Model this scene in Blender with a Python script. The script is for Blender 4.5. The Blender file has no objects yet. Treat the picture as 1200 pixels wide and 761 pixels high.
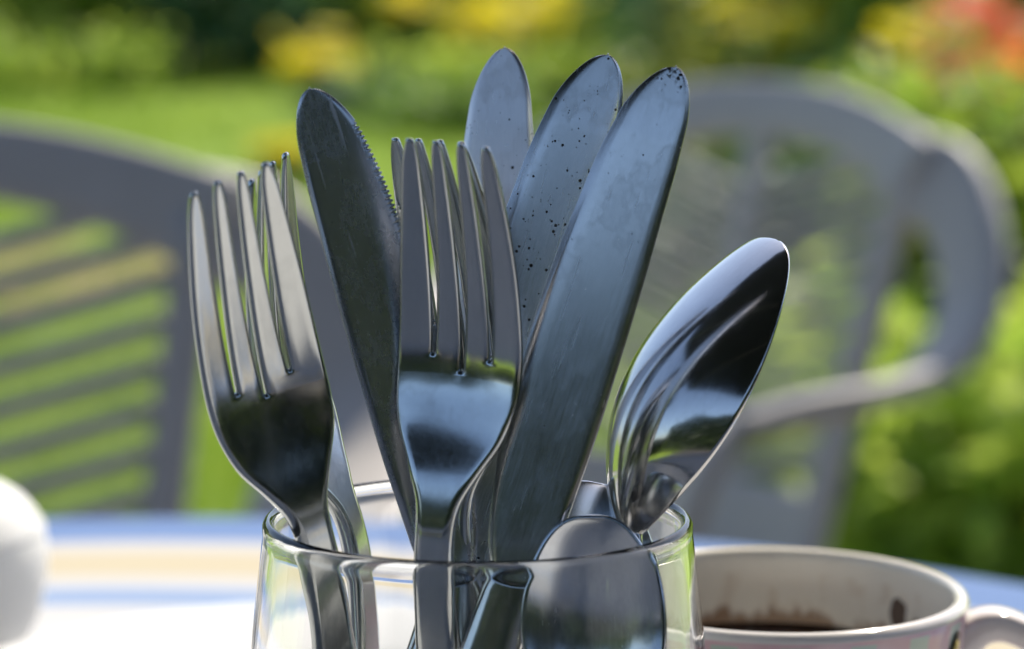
import bpy, bmesh, math, random
import numpy as np
from mathutils import Vector, Matrix
rad = math.radians
S = bpy.context.scene
C = S.collection
rng = random.Random(7)

# ------------------------------------------------------------------ camera
FP, PITCH, RIMZ = 3052.0, rad(7.6), 0.85          # focal length in photo pixels, downward pitch, rim height of the tumbler
FW = Vector((0, math.cos(PITCH), -math.sin(PITCH)))
UP = Vector((0, math.sin(PITCH), math.cos(PITCH)))
RT = Vector((1, 0, 0))
CAMP = Vector((0, 0, RIMZ)) - 0.53 * (FW + RT * (560 - 600) / FP + UP * (380.5 - 604) / FP)
cd = bpy.data.cameras.new('camera')
cam = bpy.data.objects.new('camera', cd); C.objects.link(cam)
cam.location = CAMP
cam.rotation_euler = (math.pi / 2 - PITCH, 0, 0)
cd.sensor_width = 36.0
cd.lens = 36.0 * FP / 1200
cd.clip_start = 0.02
cd.clip_end = 1000
cd.dof.use_dof = True
cd.dof.focus_distance = 0.527
cd.dof.aperture_fstop = (cd.lens / 1000) / 0.0092
S.camera = cam

def ray(u, v):
    return FW + RT * (u - 600) / FP + UP * (380.5 - v) / FP
def at_y(u, v, y):                                  # point where the sight line through (u, v) meets the plane of depth y
    d = ray(u, v); return CAMP + d * ((y - CAMP.y) / d.y)
def at_z(u, v, z):
    d = ray(u, v); return CAMP + d * ((z - CAMP.z) / d.z)
def lat(u, dist, y=None):                           # lateral world x of column u at horizontal distance dist
    return CAMP.x + (u - 600) / FP * dist

# ------------------------------------------------------------------ world and sun
SUN_EL, SUN_AZ = rad(50), rad(28)                   # azimuth measured from +Y towards +X
W = bpy.data.worlds.new('World'); S.world = W; W.use_nodes = True
nt = W.node_tree; nt.nodes.clear()
sky = nt.nodes.new('ShaderNodeTexSky'); sky.sky_type = 'NISHITA'; sky.sun_disc = False
sky.sun_elevation = SUN_EL; sky.sun_rotation = SUN_AZ
sky.dust_density = 1.6; sky.air_density = 0.85
bg = nt.nodes.new('ShaderNodeBackground'); bg.inputs[1].default_value = 0.15
wo = nt.nodes.new('ShaderNodeOutputWorld')
nt.links.new(sky.outputs[0], bg.inputs[0]); nt.links.new(bg.outputs[0], wo.inputs[0])
sl = bpy.data.lights.new('sun', 'SUN'); sl.energy = 5.0; sl.angle = rad(0.5); sl.color = (1, 0.93, 0.80)
sun = bpy.data.objects.new('sun', sl); C.objects.link(sun)
sd = Vector((math.sin(SUN_AZ) * math.cos(SUN_EL), math.cos(SUN_AZ) * math.cos(SUN_EL), math.sin(SUN_EL)))
sun.rotation_euler = sd.to_track_quat('Z', 'Y').to_euler()
sun.location = sd * 20
S.view_settings.view_transform = 'Standard'; S.view_settings.look = 'None'
S.view_settings.exposure = 0.42; S.view_settings.gamma = 1
S.cycles.use_denoising = True
S.cycles.max_bounces = 12; S.cycles.transmission_bounces = 12; S.cycles.glossy_bounces = 6
S.cycles.transparent_max_bounces = 12

# ------------------------------------------------------------------ helpers
def tag(o, label=None, cat=None, group=None, kind=None):
    if label: o['label'] = label
    if cat: o['category'] = cat
    if group: o['group'] = group
    if kind: o['kind'] = kind
    return o
def link(name, me, parent=None):
    o = bpy.data.objects.new(name, me); C.objects.link(o)
    if parent: o.parent = parent
    return o
def empty(name, loc=(0, 0, 0), rz=0):
    o = bpy.data.objects.new(name, None); C.objects.link(o)
    o.location = loc; o.rotation_euler = (0, 0, rz); o.empty_display_size = .02
    return o
def mesh(name, verts, faces, mat, parent=None, smooth=True):
    me = bpy.data.meshes.new(name)
    me.from_pydata([tuple(v) for v in verts], [], faces); me.update()
    if mat: me.materials.append(mat)
    if smooth: me.polygons.foreach_set('use_smooth', [True] * len(me.polygons))
    return link(name, me, parent)
def catmull(P, n):
    P = [Vector(p) for p in P]; out = []
    for i in range(len(P) - 1):
        a = P[i - 1] if i else P[0] * 2 - P[1]
        b, c = P[i], P[i + 1]
        d = P[i + 2] if i + 2 < len(P) else P[-1] * 2 - P[-2]
        for k in range(n):
            t = k / n
            out.append(.5 * (2 * b + (c - a) * t + (2 * a - 5 * b + 4 * c - d) * t * t + (3 * b - a - 3 * c + d) * t ** 3))
    out.append(P[-1]); return out
def interp(x, X, Y):
    if x <= X[0]: return Y[0]
    for i in range(len(X) - 1):
        if x <= X[i + 1]:
            t = (x - X[i]) / (X[i + 1] - X[i]); return Y[i] + (Y[i + 1] - Y[i]) * t
    return Y[-1]
def smooth_interp(x, X, Y):
    x = min(max(x, X[0]), X[-1])
    n = len(X)
    m = [(Y[min(i + 1, n - 1)] - Y[max(i - 1, 0)]) / (X[min(i + 1, n - 1)] - X[max(i - 1, 0)]) for i in range(n)]
    for i in range(n - 1):
        if x <= X[i + 1]:
            h = X[i + 1] - X[i]; t = (x - X[i]) / h
            return ((2 * t ** 3 - 3 * t * t + 1) * Y[i] + (t ** 3 - 2 * t * t + t) * h * m[i]
                    + (-2 * t ** 3 + 3 * t * t) * Y[i + 1] + (t ** 3 - t * t) * h * m[i + 1])
    return Y[-1]
def lathe(prof, seg=96, close=False):               # prof: (r, z) points; returns verts, faces
    V, Fc = [], []
    for r, z in prof:
        for k in range(seg):
            a = 2 * math.pi * k / seg; V.append((r * math.cos(a), r * math.sin(a), z))
    n = len(prof)
    for i in range(n if close else n - 1):
        j = (i + 1) % n
        for k in range(seg):
            l = (k + 1) % seg
            Fc.append((i * seg + k, i * seg + l, j * seg + l, j * seg + k))
    return V, Fc
def sweep(path, sides, widths, thick, nseg=10, V=None, Fc=None):
    """Rounded bar along path; sides give the width direction."""
    V = [] if V is None else V; Fc = [] if Fc is None else Fc
    n = len(path); base = len(V); m = nseg * 2
    for i, p in enumerate(path):
        t = (path[min(i + 1, n - 1)] - path[max(i - 1, 0)]).normalized()
        s = (sides[i] - t * sides[i].dot(t)).normalized(); nn = t.cross(s)
        w, h = widths[i] / 2, thick[i] / 2
        for k in range(m):
            a = 2 * math.pi * k / m
            ca, sa = math.cos(a), math.sin(a)
            V.append(p + s * w * math.copysign(abs(ca) ** .55, ca) + nn * h * math.copysign(abs(sa) ** .55, sa))
    for i in range(n - 1):
        for k in range(m):
            l = (k + 1) % m
            Fc.append((base + i * m + k, base + i * m + l, base + (i + 1) * m + l, base + (i + 1) * m + k))
    Fc.append(tuple(base + k for k in range(m))[::-1]); Fc.append(tuple(base + (n - 1) * m + k for k in range(m)))
    return V, Fc

# ------------------------------------------------------------------ materials
class NT:
    def __init__(s, name):
        s.m = bpy.data.materials.new(name); s.m.use_nodes = True
        s.t = s.m.node_tree; s.b = s.t.nodes['Principled BSDF']; s.out = s.t.nodes['Material Output']
    def n(s, typ, **kw):
        x = s.t.nodes.new(typ)
        for k, v in kw.items(): setattr(x, k, v)
        return x
    def l(s, a, b): s.t.links.new(a, b)
    def math(s, op, a, b=None, c=None, clamp=False):
        x = s.n('ShaderNodeMath', operation=op); x.use_clamp = clamp
        for i, q in enumerate((a, b, c)):
            if q is None: continue
            if isinstance(q, (int, float)): x.inputs[i].default_value = q
            else: s.l(q, x.inputs[i])
        return x.outputs[0]
    def coords(s, scale=(1, 1, 1), kind='Object'):
        tc = s.n('ShaderNodeTexCoord'); mp = s.n('ShaderNodeMapping'); mp.inputs['Scale'].default_value = scale
        s.l(tc.outputs[kind], mp.inputs[0]); return mp.outputs[0]
    def noise(s, vec, scale, detail=3, rough=.5):
        x = s.n('ShaderNodeTexNoise'); x.inputs['Scale'].default_value = scale
        x.inputs['Detail'].default_value = detail; x.inputs['Roughness'].default_value = rough
        s.l(vec, x.inputs['Vector']); return x.outputs[0]
    def ramp(s, fac, stops, interp='LINEAR'):
        x = s.n('ShaderNodeValToRGB'); x.color_ramp.interpolation = interp
        e = x.color_ramp.elements
        while len(e) < len(stops): e.new(.5)
        for q, (p, c) in zip(e, stops):
            q.position = p; q.color = (*c, 1) if not isinstance(c, (int, float)) else (c, c, c, 1)
        s.l(fac, x.inputs[0]); return x.outputs[0]
    def mix(s, fac, a, b):
        x = s.n('ShaderNodeMix', data_type='RGBA')
        for sock, q in ((x.inputs['Factor'], fac), (x.inputs['A'], a), (x.inputs['B'], b)):
            if isinstance(q, (int, float)): sock.default_value = q
            elif isinstance(q, tuple): sock.default_value = (*q, 1)
            else: s.l(q, sock)
        return x.outputs['Result']
    def bump(s, h, strength, dist):
        x = s.n('ShaderNodeBump'); x.inputs['Strength'].default_value = strength; x.inputs['Distance'].default_value = dist
        s.l(h, x.inputs['Height']); s.l(x.outputs[0], s.b.inputs['Normal'])
    def set(s, **kw):
        for k, v in kw.items():
            q = s.b.inputs[k.replace('_', ' ')]
            if isinstance(v, tuple): q.default_value = (*v, 1)
            elif isinstance(v, (int, float)): q.default_value = v
            else: s.l(v, q)
        return s

def steel(name, base, rough, brush=.5, speck=0.0, seed=0.0, tip_speck=None, smudge=.5, scratch=.0):
    """Stainless steel; lengthwise brushing, fine pits and finger smudges. Object coords in metres, Y along the piece."""
    t = NT(name)
    br = t.noise(t.coords((1, .035, 1)), 3200, 3, .6)
    sm = t.noise(t.coords((1, .5, 1)), 55 + seed, 4, .6)
    fine = t.noise(t.coords(), 900, 4, .65)
    r = t.math('ADD', t.math('MULTIPLY', t.math('SUBTRACT', sm, .5), .13 * smudge), rough)
    r = t.math('ADD', t.math('MULTIPLY', t.math('SUBTRACT', br, .5), .12 * brush), r)
    r = t.math('ADD', t.math('MULTIPLY', t.math('SUBTRACT', fine, .5), .05), r, clamp=True)
    col = t.mix(t.ramp(sm, [(.35, 0.), (.7, 1.)]), tuple(c * .86 for c in base), base)
    col = t.mix(t.math('MULTIPLY', t.ramp(br, [(.3, 1.), (.6, 0.)]),   .22 * brush), col, tuple(c * .6 for c in base))
    h = t.math('ADD', t.math('MULTIPLY', br, .5 * brush), t.math('MULTIPLY', fine, .12))
    metal = 1.0
    if speck > 0:
        vo = t.n('ShaderNodeTexVoronoi'); vo.inputs['Scale'].default_value = 900
        t.l(t.coords((1, 1, 1)), vo.inputs['Vector'])
        gate = t.noise(t.coords(), 230 + seed * 7, 2, .5)
        size = t.math('MULTIPLY', t.ramp(gate, [(.62 - speck * .22, 0.), (.80 - speck * .22, 1.)]), .30)
        if tip_speck:
            sep = t.n('ShaderNodeSeparateXYZ'); t.l(t.coords(), sep.inputs[0])
            near = t.n('ShaderNodeMapRange'); near.inputs[1].default_value = tip_speck - .007; near.inputs[2].default_value = tip_speck + .0015
            t.l(sep.outputs[1], near.inputs[0])
            g2 = t.ramp(t.noise(t.coords(), 420, 3, .6), [(.45, 0.), (.6, .6)])
            size = t.math('MAXIMUM', size, t.math('MULTIPLY', g2, near.outputs[0]))
        size = t.math('MULTIPLY', size, t.math('ADD', .45, t.math('MULTIPLY', vo.outputs['Color'], .9)))
        def soft(d, s_): return t.math('MULTIPLY', t.math('SUBTRACT', s_, d), 24., clamp=True)
        pit = soft(vo.outputs['Distance'], size)
        v2 = t.n('ShaderNodeTexVoronoi'); v2.inputs['Scale'].default_value = 1750; t.l(t.coords(), v2.inputs['Vector'])
        g3 = t.ramp(t.noise(t.coords(), 300 + seed * 5, 3, .5), [(.56 - speck * .1, 0.), (.72 - speck * .1, .34)])
        pit = t.math('MAXIMUM', pit, soft(v2.outputs['Distance'], t.math('MULTIPLY', g3, v2.outputs['Color'])))
        if tip_speck:
            crust = t.math('MULTIPLY', t.math('MULTIPLY', t.math('SUBTRACT', t.noise(t.coords(), 800, 5, .75), t.math('SUBTRACT', .72, t.math('MULTIPLY', near.outputs[0], .25))), 12., clamp=True), t.math('MULTIPLY', t.math('SUBTRACT', near.outputs[0], .15), 4., clamp=True))
            pit = t.math('MAXIMUM', pit, crust)
        col = t.mix(t.math('MULTIPLY', pit, .93), col, (.022, .018, .015))
        r = t.math('MAXIMUM', r, t.math('MULTIPLY', pit, .6))
        h = t.math('SUBTRACT', h, t.math('MULTIPLY', pit, 1.5))
    # hairline scratches in three directions, water marks and smears
    for k, (ang_, thr, sc_) in enumerate(((.22 + seed, .68, 700), (1.1 + seed * .7, .71, 520), (-.5 + seed * .3, .70, 900), (.02, .66, 1300))):
        mp = t.n('ShaderNodeMapping'); mp.inputs['Rotation'].default_value = (0, 0, ang_); mp.inputs['Scale'].default_value = (1, .025, 1)
        mp.inputs['Location'].default_value = (seed * .13 + k, k * .7, 0)
        tc = t.n('ShaderNodeTexCoord'); t.l(tc.outputs['Object'], mp.inputs[0])
        w = t.noise(mp.outputs[0], sc_, 2, .5)
        sc = t.math('MULTIPLY', t.ramp(w, [(thr + .02, 0.), (thr + .07, 1.)]), .16 + scratch)
        col = t.mix(t.math('MULTIPLY', sc, .55), col, (.85, .85, .86)); r = t.math('ADD', r, t.math('MULTIPLY', sc, .22))
        h = t.math('SUBTRACT', h, t.math('MULTIPLY', sc, .5))
    wm = t.noise(t.coords((1, .7, 1)), 130 + seed, 5, .62)
    film = t.ramp(wm, [(.50, 0.), (.56, 1.), (.60, .35), (.75, .6)])
    r = t.math('ADD', r, t.math('MULTIPLY', film, .04)); col = t.mix(t.math('MULTIPLY', film, .06), col, (.42, .41, .38))
    t.set(Base_Color=col, Metallic=metal, Roughness=r)
    t.bump(h, .11, .00005)
    return t.m

M = {}
M['steel_fork'] = steel('fork_steel', (.68, .70, .69), .17, .5, 0, 1)
M['steel_fork_dull'] = steel('fork_steel_dull', (.50, .51, .52), .27, .6, 0, 4)
M['steel_spoon'] = steel('spoon_steel', (.70, .69, .68), .12, .5, 0, 9, smudge=1.)
M['steel_teaspoon'] = steel('teaspoon_steel', (.78, .81, .85), .20, .5, 0, 5)
M['steel_handle'] = steel('handle_steel', (.70, .70, .69), .17, .4, .0, 3)
M['blade_h'] = steel('blade_steel_tip_worn', (.76, .76, .75), .21, 1., .10, 2, tip_speck=.104, scratch=.25)
M['blade_g'] = steel('blade_steel_pitted', (.76, .77, .77), .22, 1., .82, 11, scratch=.2)
M['blade_f'] = steel('blade_steel_pale', (.84, .80, .80), .30, 1., .45, 6, scratch=.15)
M['blade_c'] = steel('blade_steel_scratched', (.68, .69, .72), .25, .9, .10, 15, scratch=.8)

t = NT('tumbler_glass'); t.set(Base_Color=(.995, 1., 1.), Roughness=.008, IOR=1.5, Transmission_Weight=1.0)
t.bump(t.noise(t.coords((1, 1, .35)), 55, 2), .22, .0012)
M['glass'] = t.m

# ------------------------------------------------------------------ sheet metal solid
def solid_sheet(P, T, quads, part_of, names, parent, mat, arc=5):
    """P: mid-surface points, T: thickness per point, quads: faces. Builds one rounded solid and hands its faces out to parts,
    keeping the normals of the whole."""
    bm = bmesh.new()
    fl = bm.faces.layers.int.new('p'); tl = bm.verts.layers.float.new('t')
    vs = [bm.verts.new(p) for p in P]
    for v, t_ in zip(vs, T): v[tl] = t_
    for q in quads:
        qs = []
        for i in q:
            if vs[i] not in qs: qs.append(vs[i])
        if len(qs) < 3: continue
        try: f = bm.faces.new(qs)
        except ValueError: continue
        f[fl] = part_of(f.calc_center_median())
    bmesh.ops.remove_doubles(bm, verts=bm.verts[:], dist=1e-6)
    bmesh.ops.delete(bm, geom=[v for v in bm.verts if not v.link_faces], context='VERTS')
    bm.normal_update(); bm.verts.index_update()
    V, Fc, PI = [], [], []
    N = len(bm.verts)
    top, bot = [None] * N, [None] * N
    for v in bm.verts:
        n, t_ = v.normal, v[tl] / 2
        top[v.index] = len(V); V.append(v.co + n * t_)
        bot[v.index] = len(V); V.append(v.co - n * t_)
    for f in bm.faces:
        ids = [v.index for v in f.verts]
        Fc.append([top[i] for i in ids]); PI.append(f[fl])
        Fc.append([bot[i] for i in ids][::-1]); PI.append(f[fl])
    out = {}
    bedges = [e for e in bm.edges if len(e.link_faces) == 1]
    for e in bedges:
        lp = e.link_loops[0]; a, b = lp.vert, lp.link_loop_next.vert
        d = (b.co - a.co).normalized().cross(lp.face.normal)
        for v in (a, b): out[v.index] = out.get(v.index, Vector()) + d
    ring = {}
    for v in bm.verts:
        if v.index not in out: continue
        o = out[v.index]
        if o.length < 1e-6: o = Vector((1, 0, 0))
        o = o.normalized(); n, h = v.normal, v[tl] / 2
        ids = [top[v.index]]
        for k in range(1, arc):
            a = math.pi / 2 - math.pi * k / arc
            ids.append(len(V)); V.append(v.co + n * h * math.sin(a) + o * h * math.cos(a))
        ids.append(bot[v.index]); ring[v.index] = ids
    for e in bedges:
        lp = e.link_loops[0]; a, b = ring[lp.vert.index], ring[lp.link_loop_next.vert.index]
        for k in range(arc):
            Fc.append([a[k], a[k + 1], b[k + 1], b[k]]); PI.append(lp.face[fl])
    bm.free()
    V = np.array([tuple(v) for v in V])
    NN = np.zeros_like(V)
    for f in Fc:
        a, b, c = V[f[0]], V[f[1]], V[f[2]]
        n = np.cross(b - a, c - a)
        if len(f) > 3: n = n + np.cross(c - a, V[f[3]] - a)
        for i in f: NN[i] += n
    NN /= np.maximum(np.linalg.norm(NN, axis=1), 1e-12)[:, None]
    objs = []
    for p, nm in enumerate(names):
        fs = [f for f, q in zip(Fc, PI) if q == p]
        if not fs: continue
        used = sorted({i for f in fs for i in f}); mp = {i: k for k, i in enumerate(used)}
        o = mesh(nm, [V[i] for i in used], [[mp[i] for i in f] for f in fs], mat[p] if isinstance(mat, list) else mat, parent)
        o.data.normals_split_custom_set_from_vertices([tuple(NN[i]) for i in used])
        objs.append(o)
    return objs

def set_pose(root, R, t):
    root.matrix_world = Matrix(((R[0][0], R[0][1], R[0][2], t[0]), (R[1][0], R[1][1], R[1][2], t[1]),
                                (R[2][0], R[2][1], R[2][2], t[2]), (0, 0, 0, 1)))

# ------------------------------------------------------------------ forks
FPY = [0, 60, 100, 116, 127, 137, 147, 158, 175, 195]; FPZ = [0, 3, 9, 9.6, 6.6, .8, -3.5, -4.2, -2, 2.5]
def build_fork(name, k, mat):
    root = empty(name)
    rows = []
    ys = [0, .6, 1.6, 3, 5, 8, 12] + list(range(16, 104, 4)) + list(np.arange(104, 146.5, 1.5)) + \
         [146, 146.15, 146.35, 146.6, 146.9, 147.3, 147.8, 148.4, 149, 149.15, 149.35, 149.6, 149.9, 150.3, 150.8, 151.5] + list(np.arange(153, 193, 2.)) + [193, 194.2, 195]
    hwY = [0, 1.6, 5, 12, 40, 70, 95, 108, 118, 124, 130, 136, 142, 148, 156, 170, 185, 195]
    hwX = [1.5, 4.5, 7., 8.6, 7.2, 4.6, 3., 2.6, 2.4, 3.3, 6.4, 9.9, 11.6, 12.1, 12.0, 11.2, 9.7, 8.5]
    slots = [(-1, 149.0), (0, 146.0), (1, 149.0)]
    def sw(y, s0):                                   # half-width of a slot
        if y <= s0: return 0.
        d = y - s0; r = 1.2
        b = r * math.sqrt(max(0, 1 - ((r - d) / r) ** 2)) if d < r else r
        return b + interp(d, [1, 24, 49], [0, .45, .75])
    def tine_c(y):                                   # spacing of slot centres
        return interp(y, [140, 150, 195], [6.15, 6.1, 5.0])
    P, T, idx = [], [], []
    for y in ys:
        hw = smooth_interp(y, hwY, hwX); row = []
        sp = tine_c(y) * min(1, hw / 12.1 if y < 148 else 1)
        bounds = [-hw]
        for j, (s, s0) in enumerate(slots):
            w = sw(y, s0); c = s * sp
            bounds += [c - w, c + w]
        bounds.append(hw)
        for q in range(4):
            a, b = bounds[2 * q], bounds[2 * q + 1]
            if y > 190:                               # tines end in rounded points
                m = (a + b) / 2; f = 1 - .55 * ((y - 190) / 5) ** 2; a, b = m + (a - m) * f, m + (b - m) * f
            for c in range(5):
                x = a + (b - a) * c / 4
                z = smooth_interp(y, FPY, FPZ) * k + (.012 * x * x * interp(y, [118, 140, 160, 195], [0, 1, 1, .6]))
                row.append(len(P)); P.append(Vector((x, y, z)) * .001)
                T.append(.001 * smooth_interp(y, [0, 12, 60, 100, 118, 132, 150, 180, 195], [1.6, 2.2, 2.6, 3.4, 3.4, 2.3, 1.9, 1.7, 1.15]))
        idx.append(row)
    quads = []
    for i in range(len(ys) - 1):
        for q in range(4):
            for c in range(4):
                a = q * 5 + c
                quads.append((idx[i][a], idx[i][a + 1], idx[i + 1][a + 1], idx[i + 1][a]))
    def part(c):
        y = c.y * 1000
        if y < 112: return 0
        if y < 151.2: return 1
        x = c.x * 1000; s = tine_c(y)
        return 2 + (0 if x < -s else 1 if x < 0 else 2 if x < s else 3)
    solid_sheet(P, T, quads, part, ['handle', 'head', 'tine', 'tine', 'tine', 'tine'], root, mat)
    return root

f = build_fork('fork', 0.68800, M['steel_fork'])
set_pose(f, [[0.8043, -0.1351, 0.5787], [0.5031, -0.3634, -0.7841], [0.3162, 0.9218, -0.2243]], [-0.0198, 0.0306, 0.7423])
tag(f, 'leftmost and largest steel fork, leaning left over the rim of the tumbler', 'fork', 'forks standing in the tumbler')
f = build_fork('fork', 0.76200, M['steel_fork'])
set_pose(f, [[0.3469, -0.1265, 0.9293], [0.8984, -0.2395, -0.368], [0.2692, 0.9626, 0.0305]], [-0.0177, 0.0319, 0.734])
tag(f, 'dark fork mostly hidden behind the leftmost fork, only tine tips and neck showing', 'fork', 'forks standing in the tumbler')
f = build_fork('fork', 1.11900, M['steel_fork'])
set_pose(f, [[0.9344, 0.005, -0.3562], [-0.3467, -0.2169, -0.9125], [-0.0818, 0.9762, -0.201]], [-0.005, 0.0148, 0.7375])
tag(f, 'upright steel fork in the middle, facing the viewer with four whole tines in front', 'fork', 'forks standing in the tumbler')
f = build_fork('fork', 0.81800, M['steel_fork'])
set_pose(f, [[0.8465, -0.0954, -0.5238], [-0.5323, -0.1753, -0.8282], [-0.0128, 0.9799, -0.1991]], [0.0106, 0.0215, 0.7362])
tag(f, 'fork directly behind the middle fork, its tines showing between the front tines', 'fork', 'forks standing in the tumbler')

# ------------------------------------------------------------------ knives
def place(base, yb, tip, yt, L, roll, flip=False):
    """Pose matrix: local Y from base to tip, local Z towards the camera turned by roll about the blade."""
    B, Tp = at_y(*base, yb), at_y(*tip, yt)
    ax = (Tp - B); s = ax.length / L; ax.normalize()
    n = (CAMP - B); n = (n - ax * n.dot(ax)).normalized()
    n = Matrix.Rotation(roll, 3, ax) @ n
    x = ax.cross(n)
    if flip: pass
    return Matrix(((x.x * s, ax.x * s, n.x * s, B.x), (x.y * s, ax.y * s, n.y * s, B.y), (x.z * s, ax.z * s, n.z * s, B.z), (0, 0, 0, 1)))

BL = .105
KS = [-4, 2, 15, 25, 43, 60, 75, 84, 92, 97, 101, 103.4, 104.6, 105]
KR = [4.5, 6.0, 6.6, 6.9, 6.8, 6.5, 6.0, 5.7, 5.2, 4.9, 4.7, 4.6, 4.5, 4.5]       # spine side
KL = [-4.5, -7.2, -10, -11.5, -12.2, -12.0, -11.0, -10.2, -8.9, -7.9, -7.1, -6.6, -6.4, -6.3]   # belly side
def build_knife(name, blade, mirror=1, serrate=False, width=1.0, bow=4.5):
    root = empty(name)
    ys = list(np.arange(-4, 46, 2.)) + list(np.arange(46, 97, .175 if serrate else 1.)) + list(np.arange(97, 103.4, .4)) + [103.4, 103.8, 104.1, 104.4, 104.6, 104.75, 104.88, 104.96, 104.995]
    P, T, idx = [], [], []
    U = [0, .03, .07, .13, .22, .35, .5, .65, .78, .87, .93, .965, .985, 1.]          # 0 = belly edge, 1 = spine
    TH = [.24, .72, 1.2, 1.45, 1.52, 1.54, 1.56, 1.56, 1.56, 1.55, 1.52, 1.20, .85, .60]
    for y in ys:
        l, r = smooth_interp(y, KS, KL) * width, smooth_interp(y, KS, KR) * width
        if y > 93:
            q = math.sqrt(max(.0004, 1 - ((y - 93) / 12) ** 2)); l, r = -.6 + (l + .6) * q, -.6 + (r + .6) * q
        row = []
        for u, th in zip(U, TH):
            x = l + (r - l) * u
            if serrate and u == 0 and 49 < y < 96:
                x += .85 * (1 - abs((y % 1.05) / 1.05 * 2 - 1)) ** 1.6
            f = interp(y, [-4, 20, 90, 105], [1.5, 1.1, .95, .6])
            row.append(len(P)); P.append(Vector((x * mirror, y, -bow * (max(0, y) / 105) ** 2)) * .001); T.append(th * f * .001)
        idx.append(row)
    quads = []
    for i in range(len(ys) - 1):
        for c in range(len(U) - 1):
            q = (idx[i][c], idx[i][c + 1], idx[i + 1][c + 1], idx[i + 1][c])
            quads.append(q if mirror > 0 else q[::-1])
    solid_sheet(P, T, quads, lambda c: 0, ['blade'], root, blade, arc=4)
    # hollow handle: open collar round the blade root, swelling towards the end
    hs = [(-100, .1, .1), (-99.6, 4, 2.2), (-98, 6.2, 3.3), (-94, 7.8, 4.1), (-86, 8.4, 4.4), (-70, 8.2, 4.4), (-45, 7.2, 4.2), (-22, 6.2, 3.9),
          (-8, 5.8, 3.7), (-3, 6.0, 3.8), (-2.3, 6.0, 3.8), (-1.9, 5.7, 3.5), (-2.2, 5.3, 3.1), (-6, 5.0, 2.8), (-9, 4.6, 1.0)]
    V, Fc = [], []; seg = 40
    for s, a, b in hs:
        for k in range(seg):
            t_ = 2 * math.pi * k / seg; c, sn = math.cos(t_), math.sin(t_)
            sag = 2.2 * (1 - abs(c) ** 2) if s > -4 else 0                  # scooped collar
            V.append((a * .001 * math.copysign(abs(c) ** .8, c), (s - sag) * .001, b * .001 * math.copysign(abs(sn) ** .8, sn)))
    for i in range(len(hs) - 1):
        for k in range(seg):
            l = (k + 1) % seg; Fc.append((i * seg + k, i * seg + l, (i + 1) * seg + l, (i + 1) * seg + k))
    Fc.append(tuple(range(seg))[::-1]); Fc.append(tuple((len(hs) - 1) * seg + k for k in range(seg)))
    mesh('handle', V, Fc, M['steel_handle'], root)
    return root
def knife(blade, label, base, yb, tip, yt, roll, **k):
    r = build_knife('table_knife', blade, **k)
    r.matrix_world = place(base, yb, tip, yt, BL, roll)
    return tag(r, label, 'knife', 'table knives standing in the tumbler')
knife(M['blade_h'], 'frontmost table knife leaning right, blue sheen, dark worn spots only at its tip', (609, 657), -.018, (794, 79), -.0105, rad(-5), bow=3.2)
knife(M['blade_g'], 'middle knife of the three leaning right, sprinkled with dark pits all over', (541, 667), .000, (716, 65), .0125, rad(0), bow=2.4)
knife(M['blade_f'], 'palest and tallest knife, upright at the back with its tip above all others', (600, 640), .018, (592, 56), .031, rad(-12), bow=2.2, width=.94)
knife(M['blade_c'], 'dark scratched knife leaning left with fine serrated teeth along its right edge', (525, 657), -.008, (359, 106), -.008, rad(8), mirror=-1, serrate=True, bow=-1.5)

# ------------------------------------------------------------------ spoons
def build_spoon(name, L, W, D, mat, stem=4.6, end=15, bend=14, full=195):
    """L bowl length, W half width, D depth (mm). Local origin at the bowl's neck, tip at +Y, belly towards +Z."""
    root = empty(name)
    P, T, idx = [], [], []
    hl = full - L
    ys = [-hl, -hl + .6, -hl + 2, -hl + 4, -hl + 7, -hl + 12] + list(np.arange(-hl + 20, -22, 6)) + list(np.arange(-20, -4, 1.5)) + list(np.arange(-4, L - 3, 1.2)) + list(L - np.array([3, 2.4, 1.8, 1.3, .9, .55, .3, .12, 0]))
    nc = 28
    def half(y):
        if y > 0:
            q = y / L
            return max(stem * .5 * (1 - q), W * max(0, math.sin(math.pi * min(1, q ** 1.08))) ** (.74 - .36 * q) if q < .999 else 0.05)
        return smooth_interp(y, [-hl, -hl + 1.6, -hl + 6, -hl + 14, -hl * .6, -hl * .3, -14, -5, 0], [1.5, 4, end * .42, end * .5, end * .36, stem * .62, stem * .5, stem * .55, stem * .75])
    for y in ys:
        hw = half(y); row = []
        q = min(max(y / L, 0), 1)
        dep = D * (math.sin(math.pi * q ** .8) ** .8 if 0 < q < 1 else 0)
        zl = -bend * (min(0, y) / -hl) ** 1.5 * 1.0 if y < 0 else 0
        arch = -1.5 * math.exp(-((y + 12) / 14) ** 2)
        for c in range(nc + 1):
            s = -1 + 2 * c / nc; s = math.sin(s * math.pi / 2)
            x = hw * s
            z = dep * (1 - abs(s) ** 2.3) + zl + arch + .9 * math.sin(math.pi * q)
            row.append(len(P)); P.append(Vector((x, y, z)) * .001); T.append(.001 * interp(y, [-hl, -30, -5, 8, L], [2., 3.0, 2.8, 1.6, 1.1]))
        idx.append(row)
    quads = [(idx[i][c], idx[i][c + 1], idx[i + 1][c + 1], idx[i + 1][c]) for i in range(len(ys) - 1) for c in range(nc)]
    solid_sheet(P, T, quads, lambda c: 0 if c.y > -.004 else 1, ['bowl', 'handle'], root, mat)
    return root
def spoon(label, args, base, yb, tip, yt, roll, mat):
    r = build_spoon('spoon' if args[0] > 55 else 'teaspoon', *args[:3], mat, **args[3])
    r.matrix_world = place(base, yb, tip, yt, args[0] * .001, roll)
    return tag(r, label, 'spoon' if args[0] > 55 else 'teaspoon', 'spoons standing in the tumbler')
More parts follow.
